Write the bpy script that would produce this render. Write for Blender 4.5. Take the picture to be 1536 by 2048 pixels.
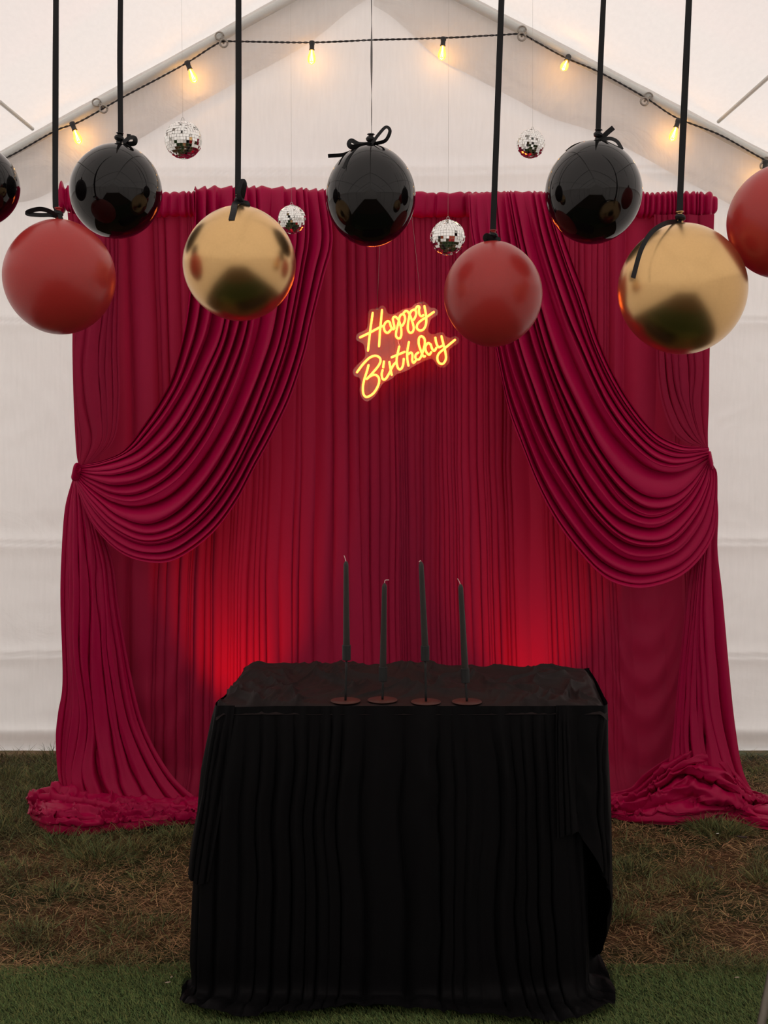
import bpy, math
import numpy as np
C = bpy.context.scene
for o in list(bpy.data.objects): bpy.data.objects.remove(o)

# ------------------------------------------------------------------ camera
F = 2535.0; CAMH = 1.855; PITCH = math.atan(187/2535.0)
cam = bpy.data.objects.new('camera', bpy.data.cameras.new('camera')); C.collection.objects.link(cam)
cam.location = (0, 0, CAMH); cam.rotation_euler = (math.pi/2-PITCH, 0, 0)
cam.data.sensor_fit = 'VERTICAL'; cam.data.sensor_height = 36; cam.data.lens = 36*F/2048
cam.data.clip_start = .05; cam.data.clip_end = 200
C.camera = cam
# ------------------------------------------------------------------ sky, lamps, exposure
w = bpy.data.worlds.new('overcast'); C.world = w; w.use_nodes = True
bg = w.node_tree.nodes['Background']
bg.inputs[1].default_value = 3.0
_nt = w.node_tree; _tc = _nt.nodes.new('ShaderNodeTexCoord'); _sx = _nt.nodes.new('ShaderNodeSeparateXYZ'); _mr = _nt.nodes.new('ShaderNodeMapRange')
_rp = _nt.nodes.new('ShaderNodeValToRGB'); _nt.links.new(_tc.outputs['Generated'], _sx.inputs[0]); _nt.links.new(_sx.outputs[2], _mr.inputs[0]); _nt.links.new(_mr.outputs[0], _rp.inputs[0])
_rp.color_ramp.elements[0].color = (.40, .375, .36, 1); _rp.color_ramp.elements[1].color = (1.0, .955, .925, 1)   # overcast sky, brighter overhead
_nt.links.new(_rp.outputs[0], bg.inputs[0])
C.view_settings.view_transform = 'Standard'; C.view_settings.look = 'None'
C.view_settings.gamma = 1; C.view_settings.use_curve_mapping = False
C.view_settings.exposure = 0.08
UPLIGHT = 62.0     # red uplights on the grass behind the table
BULBW = .45        # each string-light bulb
def lamp(name, kind, loc, energy, color, size=.05, rot=(0,0,0), **k):
    d = bpy.data.lights.new(name, kind); d.energy = energy; d.color = color
    if kind == 'AREA': d.size = size
    else: d.shadow_soft_size = size
    for a, b in k.items(): setattr(d, a, b)
    o = bpy.data.objects.new(name, d); C.collection.objects.link(o); o.location = loc; o.rotation_euler = rot
    return o

# ------------------------------------------------------------------ pixel rays -> points of the place
ct, st = math.cos(PITCH), math.sin(PITCH)
def ray(px, py):
    a = (np.asarray(px, float)-768)/F; b = (np.asarray(py, float)-1024)/F
    return np.stack([a+0*b, ct-b*st+0*a, -st-b*ct+0*a], -1)
def P(px, py, Y):
    r = ray(px, py); return np.array([0, 0, CAMH]) + r*(np.asarray(Y, float)/r[..., 1])[..., None]
def G(px, py, z=0.0):
    r = ray(px, py); return np.array([0, 0, CAMH]) + r*((np.asarray(z, float)-CAMH)/r[..., 2])[..., None]
def scale_at(Y, z):  # px per metre
    return F/(Y*ct-(z-CAMH)*st)

# ------------------------------------------------------------------ noise
def vnoise(x, y, seed=0, n=256):
    r = np.random.RandomState(seed).rand(n, n)
    xi = np.floor(x).astype(int); yi = np.floor(y).astype(int); fx = x-xi; fy = y-yi
    fx = fx*fx*fx*(fx*(fx*6-15)+10); fy = fy*fy*fy*(fy*(fy*6-15)+10)
    g = lambda a, b: r[a % n, b % n]
    return ((g(xi, yi)*(1-fx)+g(xi+1, yi)*fx)*(1-fy)+(g(xi, yi+1)*(1-fx)+g(xi+1, yi+1)*fx)*fy)*2-1
def fbm(x, y, seed=0, o=4):
    s = 0; a = 1; t = 0
    for i in range(o): s = s+a*vnoise(x*2**i, y*2**i, seed+i); t += a; a *= .5
    return s/t
def sstep(a, b, x):
    t = np.clip((x-a)/(b-a), 0, 1); return t*t*(3-2*t)

# ------------------------------------------------------------------ materials
def new_mat(name):
    m = bpy.data.materials.new(name); m.use_nodes = True; nt = m.node_tree
    return m, nt, nt.nodes['Principled BSDF'], nt.nodes['Material Output']
def node(nt, t, **k):
    n = nt.nodes.new(t)
    for a, b in k.items():
        if isinstance(a, str) and a.startswith('i_'): n.inputs[a[2:]].default_value = b
        else: setattr(n, a, b)
    return n
def link(nt, a, b): nt.links.new(a, b)
def simple(name, col, rough=.5, metal=0, spec=.5, coat=0, sheen=0, emit=None, es=0, bump=0, bscale=200):
    m, nt, p, out = new_mat(name)
    tc = node(nt, 'ShaderNodeTexCoord'); nz = node(nt, 'ShaderNodeTexNoise'); nz.inputs['Scale'].default_value = bscale
    link(nt, tc.outputs['Object'], nz.inputs['Vector'])
    mx = node(nt, 'ShaderNodeMix', data_type='RGBA'); mx.inputs[6].default_value = (*col, 1)
    mx.inputs[7].default_value = (*[c*.86 for c in col], 1)
    link(nt, nz.outputs[0], mx.inputs[0]); link(nt, mx.outputs[2], p.inputs['Base Color'])
    p.inputs['Roughness'].default_value = rough; p.inputs['Metallic'].default_value = metal
    p.inputs['Specular IOR Level'].default_value = spec
    p.inputs['Coat Weight'].default_value = coat; p.inputs['Coat Roughness'].default_value = .08
    if sheen: p.inputs['Sheen Weight'].default_value = sheen; p.inputs['Sheen Roughness'].default_value = .4
    if emit: p.inputs['Emission Color'].default_value = (*emit, 1); p.inputs['Emission Strength'].default_value = es
    if bump:
        b = node(nt, 'ShaderNodeBump'); b.inputs['Strength'].default_value = bump; b.inputs['Distance'].default_value = .002
        link(nt, nz.outputs[0], b.inputs['Height']); link(nt, b.outputs[0], p.inputs['Normal'])
    return m
def fabric(name, col, trans, rough=.5, spec=.3, sheen=.0, tcol=None, wscale=900, bump=.15, crease=0):
    """woven cloth: reflects, and lets part of the light through"""
    m, nt, p, out = new_mat(name)
    tc = node(nt, 'ShaderNodeTexCoord')
    mp = node(nt, 'ShaderNodeMapping'); mp.inputs['Scale'].default_value = (wscale, wscale*.3, wscale*.12)
    link(nt, tc.outputs['Object'], mp.inputs['Vector'])
    nz = node(nt, 'ShaderNodeTexNoise'); nz.inputs['Scale'].default_value = 1; nz.inputs['Detail'].default_value = 3
    link(nt, mp.outputs[0], nz.inputs['Vector'])
    mx = node(nt, 'ShaderNodeMix', data_type='RGBA'); mx.inputs[6].default_value = (*[min(1, c*1.08) for c in col], 1)
    mx.inputs[7].default_value = (*[c*.9 for c in col], 1)
    link(nt, nz.outputs[0], mx.inputs[0]); link(nt, mx.outputs[2], p.inputs['Base Color'])
    p.inputs['Roughness'].default_value = rough; p.inputs['Specular IOR Level'].default_value = spec
    p.inputs['Sheen Weight'].default_value = sheen; p.inputs['Sheen Roughness'].default_value = .35
    p.inputs['Sheen Tint'].default_value = (*[min(1, c*2+.2) for c in col], 1)
    b = node(nt, 'ShaderNodeBump'); b.inputs['Strength'].default_value = bump; b.inputs['Distance'].default_value = .002
    link(nt, nz.outputs[0], b.inputs['Height'])
    nrm = b.outputs[0]
    if crease:
        n2 = node(nt, 'ShaderNodeTexNoise'); n2.inputs['Scale'].default_value = 2.2; n2.inputs['Detail'].default_value = 5
        n2.inputs['Distortion'].default_value = 1.2
        link(nt, tc.outputs['Object'], n2.inputs['Vector'])
        b2 = node(nt, 'ShaderNodeBump'); b2.inputs['Strength'].default_value = crease; b2.inputs['Distance'].default_value = .05
        link(nt, n2.outputs[0], b2.inputs['Height']); link(nt, nrm, b2.inputs['Normal']); nrm = b2.outputs[0]
    link(nt, nrm, p.inputs['Normal'])
    if trans:
        tr = node(nt, 'ShaderNodeBsdfTranslucent'); tr.inputs[0].default_value = (*(tcol or col), 1); link(nt, nrm, tr.inputs['Normal'])
        ms = node(nt, 'ShaderNodeMixShader'); ms.inputs[0].default_value = trans
        link(nt, p.outputs[0], ms.inputs[1]); link(nt, tr.outputs[0], ms.inputs[2]); link(nt, ms.outputs[0], out.inputs[0])
    return m
M = {}
M['tent'] = fabric('tent_fabric', (.80, .775, .755), .42, .7, .15, tcol=(.80, .765, .74), wscale=60, bump=.12, crease=.16)
M['roof'] = fabric('roof_fabric', (.82, .79, .775), .50, .7, .15, tcol=(.60, .572, .552), wscale=50, bump=.3, crease=.10)
M['flap'] = fabric('flap_fabric', (.80, .78, .76), .45, .6, .2, wscale=60, bump=.15, crease=.6)
M['wine'] = fabric('wine_satin', (.36, .0024, .052), .02, .38, .13, 0, tcol=(.75, .003, .02), bump=.05)
M['wine_sheer'] = fabric('wine_sheer', (.31, .011, .050), .22, .55, .10, 0, tcol=(.52, .022, .075), bump=.06)
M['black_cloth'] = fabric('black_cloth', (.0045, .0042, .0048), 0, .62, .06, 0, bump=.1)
M['black_top_lit'] = fabric('black_cloth_top_lit', (.0150, .0098, .0098), 0, .6, .10, 0, bump=.1)  # same black cloth, light falling on the top put into a paler colour
M['steel'] = simple('white_painted_steel', (.60, .62, .60), .35, 0, .5)
M['hook'] = simple('zinc_hook', (.30, .28, .25), .35, .6)
M['cord'] = simple('black_cord', (.012, .011, .012), .5)
M['satin'] = simple('black_satin_ribbon', (.004, .004, .005), .42, 0, .25, bump=.2, bscale=900)
M['b_black'] = simple('black_latex', (.0035, .003, .0032), .05, 0, .40)
M['b_red'] = simple('brick_red_latex', (.43, .028, .025), .34, 0, .4, coat=.10)
M['b_gold'] = simple('chrome_gold_latex', (.76, .49, .22), .27, 1.0, .5)
M['candle'] = simple('black_wax', (.021, .0165, .014), .45, 0, .4)
M['iron'] = simple('black_iron', (.010, .010, .011), .5, 0, .4)
M['rust'] = simple('rusty_disc', (.062, .014, .009), .5, .1, .4)
M['wick'] = simple('white_wick', (.95, .72, .68), .8)
M['mirror'] = simple('mirror_tile', (.93, .93, .90), .03, 1.0)
M['core'] = simple('silver_grout', (.55, .53, .50), .5, .2)
M['leaf'] = simple('dry_leaf', (.42, .33, .25), .7); M['leaf_d'] = simple('brown_leaf', (.05, .03, .025), .7)
M['litter'] = simple('white_scrap', (.7, .68, .62), .7)
M['tan_pole'] = simple('grey_tan_metal', (.16, .14, .11), .45, .3)
M['neon'] = simple('neon_tube', (.9, .6, .1), .4, emit=(1, .15, .022), es=7)
M['fil'] = simple('filament', (1, .7, .3), .5, emit=(1, .62, .22), es=22)
def glassy(name, tint, refl, emit=None, es=0, milk=0):
    m, nt, p, out = new_mat(name)
    t = node(nt, 'ShaderNodeBsdfTransparent'); t.inputs[0].default_value = (*tint, 1)
    g = node(nt, 'ShaderNodeBsdfGlossy'); g.inputs['Roughness'].default_value = .05
    fr = node(nt, 'ShaderNodeFresnel'); fr.inputs[0].default_value = 1.45
    ml = node(nt, 'ShaderNodeMath', operation='MULTIPLY'); ml.inputs[1].default_value = refl; link(nt, fr.outputs[0], ml.inputs[0])
    ms = node(nt, 'ShaderNodeMixShader'); link(nt, ml.outputs[0], ms.inputs[0]); link(nt, t.outputs[0], ms.inputs[1]); link(nt, g.outputs[0], ms.inputs[2])
    last = ms.outputs[0]
    if milk:
        d = node(nt, 'ShaderNodeBsdfDiffuse'); d.inputs[0].default_value = (.7, .5, .45, 1)
        m2 = node(nt, 'ShaderNodeMixShader'); m2.inputs[0].default_value = milk; link(nt, last, m2.inputs[1]); link(nt, d.outputs[0], m2.inputs[2]); last = m2.outputs[0]
    if emit:
        e = node(nt, 'ShaderNodeEmission'); e.inputs[0].default_value = (*emit, 1); e.inputs[1].default_value = es
        a = node(nt, 'ShaderNodeAddShader'); link(nt, last, a.inputs[0]); link(nt, e.outputs[0], a.inputs[1]); last = a.outputs[0]
    link(nt, last, out.inputs[0]); return m
M['bulb'] = glassy('amber_bulb_glass', (1, .86, .55), 1, (1, .50, .08), .55)
M['acrylic'] = glassy('clear_acrylic', (.97, .95, .94), 1.3, milk=.10)
def attr_mat(name, rough=.7, trans=.25):
    m, nt, p, out = new_mat(name)
    a = node(nt, 'ShaderNodeAttribute', attribute_name='col')
    link(nt, a.outputs[0], p.inputs['Base Color']); p.inputs['Roughness'].default_value = rough; p.inputs['Specular IOR Level'].default_value = .2
    return m
M['blade'] = attr_mat('grass_blade')
def ground_mat():
    m, nt, p, out = new_mat('dead_grass_ground')
    tc = node(nt, 'ShaderNodeTexCoord')
    n1 = node(nt, 'ShaderNodeTexNoise'); n1.inputs['Scale'].default_value = 2.5; n1.inputs['Detail'].default_value = 6
    n2 = node(nt, 'ShaderNodeTexNoise'); n2.inputs['Scale'].default_value = 70; n2.inputs['Detail'].default_value = 4
    for n in (n1, n2): link(nt, tc.outputs['Object'], n.inputs['Vector'])
    r1 = node(nt, 'ShaderNodeValToRGB'); e = r1.color_ramp.elements
    e[0].position = .42; e[0].color = (.030, .035, .012, 1); e[1].position = .56; e[1].color = (.080, .042, .020, 1)
    link(nt, n1.outputs[0], r1.inputs[0])
    mx = node(nt, 'ShaderNodeMix', data_type='RGBA', blend_type='MULTIPLY'); mx.inputs[0].default_value = .8
    r2 = node(nt, 'ShaderNodeValToRGB'); r2.color_ramp.elements[0].color = (.25, .22, .2, 1); r2.color_ramp.elements[1].color = (1.6, 1.5, 1.3, 1)
    link(nt, n2.outputs[0], r2.inputs[0]); link(nt, r1.outputs[0], mx.inputs[6]); link(nt, r2.outputs[0], mx.inputs[7])
    link(nt, mx.outputs[2], p.inputs['Base Color']); p.inputs['Roughness'].default_value = .9; p.inputs['Specular IOR Level'].default_value = .1
    b = node(nt, 'ShaderNodeBump'); b.inputs['Distance'].default_value = .02; link(nt, n2.outputs[0], b.inputs['Height']); link(nt, b.outputs[0], p.inputs['Normal'])
    return m
M['ground'] = ground_mat()
M['turf'] = simple('turf_backing', (.018, .034, .010), .8, 0, .1, bump=.5, bscale=300)

# ------------------------------------------------------------------ mesh helpers
ORG = {}
def link_mesh(name, me, mat, parent, smooth, origin):
    o = bpy.data.objects.new(name, me); C.collection.objects.link(o)
    if mat: me.materials.append(mat)
    if smooth: me.polygons.foreach_set('use_smooth', np.ones(len(me.polygons), bool))
    if parent is not None: o.parent = parent; ORG[o] = ORG[parent]
    else: o.location = tuple(origin); ORG[o] = np.array(origin, float)
    return o
def mesh(name, V, Fc, mat, parent=None, smooth=True, origin=None):
    V = np.asarray(V, float).reshape(-1, 3)
    if parent is not None: og = ORG[parent]
    else:
        if origin is None: origin = ((V[:, 0].min()+V[:, 0].max())/2, (V[:, 1].min()+V[:, 1].max())/2, V[:, 2].min())
        og = np.array(origin, float)
    V = V-og
    me = bpy.data.meshes.new(name)
    if isinstance(Fc, np.ndarray):
        k = Fc.shape[1]; n = len(Fc)
        me.vertices.add(len(V)); me.vertices.foreach_set('co', V.astype(np.float32).ravel())
        me.loops.add(n*k); me.loops.foreach_set('vertex_index', Fc.astype(np.int32).ravel())
        me.polygons.add(n); me.polygons.foreach_set('loop_start', np.arange(0, n*k, k, dtype=np.int32))
        me.polygons.foreach_set('loop_total', np.full(n, k, np.int32)); me.update(calc_edges=True); me.validate()
    else:
        me.from_pydata(V.tolist(), [], Fc); me.update()
    return link_mesh(name, me, mat, parent, smooth, og)
def gridfaces(nu, nv, off=0, closed_u=False):
    i = np.arange(nu if closed_u else nu-1); j = np.arange(nv-1)
    I, J = np.meshgrid(i, j, indexing='ij'); I2 = (I+1) % nu
    return (np.stack([I*nv+J, I2*nv+J, I2*nv+J+1, I*nv+J+1], -1).reshape(-1, 4)+off)
def gridmesh(name, Pts, mat, parent=None, closed_u=False, **k):
    nu, nv = Pts.shape[:2]; return mesh(name, Pts.reshape(-1, 3), gridfaces(nu, nv, 0, closed_u), mat, parent, **k)
def thing(name, label, cat, loc, group=None):
    o = bpy.data.objects.new(name, None); C.collection.objects.link(o); o.location = tuple(loc); o.empty_display_size = .05
    o['label'] = label; o['category'] = cat
    if group: o['group'] = group
    ORG[o] = np.array(loc, float); return o
def tag(o, label, cat, group=None, kind=None):
    o['label'] = label; o['category'] = cat
    if group: o['group'] = group
    if kind: o['kind'] = kind
    return o
def struct(o, label=None):
    o['kind'] = 'structure'
    if label: o['label'] = label
    return o
def catmull(pts, n, k=12):
    """smooth curve through pts resampled evenly"""
    p = np.asarray(pts, float); p = np.vstack([2*p[0]-p[1], p, 2*p[-1]-p[-2]]); out = []
    for i in range(1, len(p)-2):
        t = np.linspace(0, 1, k, endpoint=False)[:, None]
        a, b, c, d = p[i-1], p[i], p[i+1], p[i+2]
        out.append(.5*((2*b)+(-a+c)*t+(2*a-5*b+4*c-d)*t**2+(-a+3*b-3*c+d)*t**3))
    out = np.vstack(out+[p[-2][None]])
    s = np.r_[0, np.cumsum(np.linalg.norm(np.diff(out, axis=0), axis=1))]; q = np.linspace(0, s[-1], n)
    return np.stack([np.interp(q, s, out[:, i]) for i in range(out.shape[1])], -1)
def tube_verts(path, r, nseg=8, cap=True):
    path = np.asarray(path, float); n = len(path); r = np.broadcast_to(np.asarray(r, float), (n,))
    T = np.gradient(path, axis=0); T /= np.linalg.norm(T, axis=1)[:, None]+1e-12
    up = np.array([0, 1, 0.]) if abs(T[0][1]) < .9 else np.array([1, 0, 0.])
    N = []; nn = up-T[0]*(up@T[0]); nn /= np.linalg.norm(nn)
    for i in range(n):
        nn = nn-T[i]*(nn@T[i]); nn /= np.linalg.norm(nn); N.append(nn.copy())
    N = np.array(N); B = np.cross(T, N); a = np.linspace(0, 2*np.pi, nseg, endpoint=False)
    V = path[:, None]+r[:, None, None]*(np.cos(a)[None, :, None]*N[:, None]+np.sin(a)[None, :, None]*B[:, None])
    V = V.reshape(-1, 3); Fc = []
    for i in range(n-1):
        for j in range(nseg):
            j2 = (j+1) % nseg; Fc.append((i*nseg+j, i*nseg+j2, (i+1)*nseg+j2, (i+1)*nseg+j))
    if cap: Fc.append(tuple(range(nseg-1, -1, -1))); Fc.append(tuple((n-1)*nseg+j for j in range(nseg)))
    return V, Fc
class MB:
    def __init__(s): s.V = []; s.F = []; s.n = 0
    def add(s, V, Fc):
        s.V.append(np.asarray(V, float).reshape(-1, 3)); s.F += [tuple(int(i)+s.n for i in f) for f in Fc]; s.n += len(s.V[-1]); return s
    def tube(s, path, r, nseg=8): return s.add(*tube_verts(path, r, nseg))
    def build(s, name, mat, parent=None, **k): return mesh(name, np.vstack(s.V), s.F, mat, parent, **k)
def axes_for(z):
    z = np.asarray(z, float); z = z/np.linalg.norm(z); x = np.cross([0, 1, 0.], z); x /= np.linalg.norm(x)+1e-12; return x, np.cross(z, x), z
def lathe(c, axis, prof, n=32):
    """prof: list of (r, h) along axis from c"""
    X, Y, Z = axes_for(axis); a = np.linspace(0, 2*np.pi, n, endpoint=False); prof = np.asarray(prof, float)
    V = np.asarray(c)+prof[:, 1][:, None, None]*Z+prof[:, 0][:, None, None]*(np.cos(a)[None, :, None]*X+np.sin(a)[None, :, None]*Y)
    m = len(prof); Fc = []
    for i in range(m-1):
        for j in range(n):
            j2 = (j+1) % n; Fc.append((i*n+j, i*n+j2, (i+1)*n+j2, (i+1)*n+j))
    Fc.append(tuple(range(n-1, -1, -1))); Fc.append(tuple((m-1)*n+j for j in range(n)))
    return V.reshape(-1, 3), Fc
def strip(path, wdt, tw=0., thick=.0006, mb=None):
    """flat ribbon along path; tw 0 faces the front, 1 turned edge-on"""
    path = np.asarray(path, float); n = len(path); T = np.gradient(path, axis=0); T /= np.linalg.norm(T, axis=1)[:, None]+1e-12
    tw = np.broadcast_to(np.asarray(tw, float), (n,))*np.pi/2
    S = np.cross(T, np.array([0, 1, 0.])); S /= np.linalg.norm(S, axis=1)[:, None]+1e-9
    for i in range(1, n):
        if S[i]@S[i-1] < 0: S[i:] *= -1
    D = S*np.cos(tw)[:, None]+np.array([0, 1, 0.])*np.sin(tw)[:, None]; Nn = np.cross(T, D)
    wdt = np.broadcast_to(np.asarray(wdt, float), (n,))[:, None]/2
    V = np.stack([path-D*wdt-Nn*thick, path+D*wdt-Nn*thick, path+D*wdt+Nn*thick, path-D*wdt+Nn*thick], 1).reshape(-1, 3); Fc = []
    for i in range(n-1):
        for j in range(4):
            j2 = (j+1) % 4; Fc.append((i*4+j, i*4+j2, (i+1)*4+j2, (i+1)*4+j))
    Fc += [(3, 2, 1, 0), tuple((n-1)*4+j for j in range(4))]
    mb = mb or MB(); mb.add(V, Fc); return mb
def keys_interp(keys, u):
    """Catmull-Rom across an evenly spaced family of curves -> (len(u), nv, 3)"""
    K = np.asarray(keys); m = len(K); K = np.concatenate([(2*K[0]-K[1])[None], K, (2*K[-1]-K[-2])[None]])
    x = np.clip(u*(m-1), 0, m-1-1e-9); i = np.floor(x).astype(int); t = (x-i)[:, None, None]; i = i+1
    a, b, c, d = K[i-1], K[i], K[i+1], K[i+2]
    return .5*((2*b)+(-a+c)*t+(2*a-5*b+4*c-d)*t**2+(-a+3*b-3*c+d)*t**3)
def fold_surface(keys, nu, nv, nf, amp, seed, sharp=1., lean=.35, ampv=None, ratio=.38, drift=.25, side=-1, amprand=.5, over=0):
    """cloth through the key curves, with irregular folds running along the curves"""
    rs = np.random.RandomState(seed)
    K = [catmull(k, nv) for k in keys]; u = np.linspace(0, 1, nu)
    B = keys_interp(K, u)
    wd = rs.gamma(2.2, .45, int(nf))+.28; ed = np.r_[0, np.cumsum(wd)]/wd.sum()
    v = np.linspace(0, 1, nv)
    U = u[:, None]+drift/nf*fbm(u[:, None]*5+0*v, v[None]*3.0+0*u[:, None], seed+5, 3)*np.sin(np.pi*np.clip(u, 0, 1))[:, None]
    ph = np.interp(U, ed, np.arange(nf+1))             # fold index
    f = ph-np.floor(ph); h = np.abs(np.cos(np.pi*(ph)))**sharp*2-1
    h = h*.85+.15*np.cos(4*np.pi*ph+3*v[None])
    Au = 1-amprand+amprand*np.interp(ph, np.arange(nf+1), rs.rand(nf+1)*2)
    Tu = np.gradient(B, axis=0); Tv = np.gradient(B, axis=1)
    Lu = np.linalg.norm(Tu, axis=-1); spacing = Lu*nu/nf
    N = np.cross(Tu, Tv); N /= np.linalg.norm(N, axis=-1)[..., None]+1e-12
    s = np.sign(N[..., 1].mean()); N = N*(side*s)                # towards the viewer (-Y)
    A = np.minimum(amp, ratio*spacing)*Au
    if ampv is not None: A = A*ampv(v)[None]
    tu = Tu/(Lu[..., None]+1e-12)
    return B+N*(A*h)[..., None]+tu*(A*(lean*np.sin(2*np.pi*ph)+over*h))[..., None]
def kp(pts, Y):
    """pixels + depth profile -> 3D; Y number or list, None = on the ground"""
    pts = np.asarray(pts, float); n = len(pts)
    if not isinstance(Y, (list, tuple)): Y = [Y]*n
    out = []
    for (x, y), q in zip(pts, Y):
        out.append(G(x, y, .012) if q is None else (G(x, y, q[0]) if isinstance(q, tuple) else P(x, y, q)))
    return np.array(out)

# ================================================================== THE TENT
YW = 6.95
gl = P(np.array([65, 440]), np.array([282, 75]), YW-.07); gr = P(np.array([1045, 1528]), np.array([62, 315]), YW-.07)
ml = (gl[1, 2]-gl[0, 2])/(gl[1, 0]-gl[0, 0]); mr = (gr[1, 2]-gr[0, 2])/(gr[1, 0]-gr[0, 0])
AX = (gr[0, 2]-gl[0, 2]+ml*gl[0, 0]-mr*gr[0, 0])/(ml-mr); AZ = gl[0, 2]+ml*(AX-gl[0, 0])
XL, XR = AX-3.05, AX+3.05
ZL, ZR = AZ+ml*(XL-AX), AZ+mr*(XR-AX)
def rail_z(x): return np.where(x < AX, AZ+ml*(x-AX), AZ+mr*(x-AX))
def roof_z(x): return rail_z(x)+.075
YF = -7.0
# floor
gx = np.linspace(-12, 12, 60); gy = np.linspace(-16, 20, 90)
GX, GY = np.meshgrid(gx, gy, indexing='ij'); GZ = -.012+.006*fbm(GX*1.3, GY*1.3, 3)
struct(gridmesh('floor', np.stack([GX, GY, GZ], -1), M['ground'], origin=(0, 0, 0)))
# back gable wall
xs = np.linspace(XL, XR, 420); ts = np.linspace(0, 1, 260)
XX, TT = np.meshgrid(xs, ts, indexing='ij'); ZZ = .012+TT*(roof_z(XX)-.02-.012)
seam = 0
pxs = [340, 642, 1086, 1310, 1471]
for q in pxs:
    zs = P(768, q, YW)[2]; zz = ZZ-zs-.012*vnoise(XX*.8, 0*XX, q)
    seam = seam-.009*np.exp(-(zz/.007)**2)+.014*np.exp(-(zz/.05)**2)
DY = seam+.018*fbm(XX*1.1, ZZ*1.6, 11, 4)+.004*fbm(XX*7+3*fbm(XX*2, ZZ*2, 4), ZZ*5, 12, 3)
zb = np.clip((.10-ZZ)/.10, 0, 1); DY = DY-.045*np.sin(zb*np.pi)*(zb > 0)
struct(gridmesh('wall_back', np.stack([XX, YW+DY, ZZ], -1), M['tent']), 'white translucent tent gable wall with horizontal creases')
# folded-over band under the rail (roof skirt lying on the gable)
def band(sgn):
    s = np.linspace(0, 1, 160); q = np.linspace(0, 1, 26)
    x = AX+sgn*3.02*s; S, Q = np.meshgrid(s, q, indexing='ij'); X = AX+sgn*3.02*S
    wdt = .27+.05*vnoise(S*7, 0*S, 20+sgn)+.05*(sgn > 0)
    Z = roof_z(X)-.02-Q*wdt/.87
    Y = YW-.03-.012*fbm(S*9, Q*2, 31+sgn, 3)-.010*np.abs(fbm(S*16+Q*3, Q*3-S*4, 41+sgn, 3))
    return np.stack([X, Y, Z], -1)
struct(gridmesh('trim_1', band(-1), M['flap']), 'crinkled fabric band folded under the left rafter pole')
struct(gridmesh('trim_2', band(1), M['flap']), 'crinkled fabric band folded under the right rafter pole')
# roof, two slopes
for nm, sg in (('ceiling', -1), ('ceiling.001', 1)):
    s = np.linspace(0, 1, 60); y = np.linspace(YF-.1, YW+.12, 160); S, Yg = np.meshgrid(s, y, indexing='ij'); X = AX+sg*3.12*S
    Z = roof_z(X)+.02*fbm(S*3, Yg*1.0, 50+sg, 3)*np.sin(np.pi*S)
    o = struct(gridmesh('ceiling', np.stack([X, Yg, Z], -1), M['roof']), 'white woven tent roof, %s slope' % ('left' if sg < 0 else 'right'))
# side walls and front wall
for nm, x, z in (('wall_left', XL, ZL), ('wall_right', XR, ZR)):
    y = np.linspace(YF, YW, 200); t = np.linspace(0, 1, 40); Yg, T = np.meshgrid(y, t, indexing='ij')
    struct(gridmesh(nm, np.stack([x+.03*fbm(Yg*1.2, T*3, 8, 3), Yg, T*(z+.07)], -1), M['tent']))
x = np.linspace(XL, XR, 80); t = np.linspace(0, 1, 40); Xg, T = np.meshgrid(x, t, indexing='ij')
struct(gridmesh('wall_front', np.stack([Xg, YF+.02*fbm(Xg, T*3, 9, 3), T*(roof_z(Xg)-.01)], -1), M['tent']))
# poles: rafters, purlins, ridge, posts
def pole(name, a, b, r=.021, label=None, joint=None):
    mb = MB(); a = np.array(a, float); b = np.array(b, float); path = [a+(b-a)*t for t in np.linspace(0, 1, 5)]
    mb.tube(path, r, 16)
    if joint: mb.tube([a+(b-a)*(joint-.012), a+(b-a)*(joint+.012)], r*1.12, 16)
    return struct(mb.build(name, M['steel']), label)
pole('trim_3', (AX, YW-.07, AZ), (XL, YW-.07, ZL), .0235, 'white steel rafter pole along the left edge of the gable', .86)
pole('trim_4', (AX, YW-.07, AZ), (XR, YW-.07, ZR), .0235, 'white steel rafter pole along the right edge of the gable', .8)
k = 5
for yy in (4.6, 2.3, 0, -2.3, -4.6, -6.9):
    for sg, X_, Z_ in ((-1, XL, ZL), (1, XR, ZR)):
        pole('trim_%d' % k, (AX, yy, AZ+.02), (X_, yy, Z_+.02)); k += 1
        pole('trim_%d' % k, (X_*.985, yy, Z_), (X_*.985, yy, 0)); k += 1
for X_, lb in ((P(72, 262, YW)[0], 'purlin pole seen through the left roof slope'), (P(1430, 258, YW)[0], 'purlin pole seen through the right roof slope')):
    z_ = float(roof_z(np.array(X_)))-.012; pole('trim_%d' % k, (X_, YW-.07, z_), (X_, YF, z_), .010, lb); k += 1
pole('trim_%d' % k, (AX, YW, AZ+.02), (AX, YF, AZ+.02)); k += 1

# hooks on the rafters
def hook(px, py, ex, ey, label):
    c = P(px, py, YW-.10); e = P(ex, ey, YW-.10); t = thing('hook', label, 'hook', c, 'metal hooks holding the tent cover to the rafters')
    mb = MB(); a = np.linspace(0, 2*np.pi, 15)
    mb.tube(np.stack([c[0]+.022*np.cos(a), c[1]-.0*a, c[2]+.020*np.sin(a)], -1), .0045, 6)
    mb.tube([c+(e-c)*q for q in (.25, .6, .95)], .006, 6); mb.tube([c+(e-c)*q+np.array([.011, -.004, .004]) for q in (.1, .5, .9)], .0035, 6)
    mb.build('clasp', M['hook'], t)
    mb = MB(); mb.tube(np.stack([e[0]+.020*np.cos(a), e[1]-.012+0*a, e[2]+.020*np.sin(a)], -1), .0055, 8); mb.build('eyelet_ring', M['hook'], t)
hook(439, 72, 448, 88, 'metal hook on the left rafter where the light cord leaves the pole')
hook(193, 205, 208, 219, 'metal hook on the left rafter above the left bulb')
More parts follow.
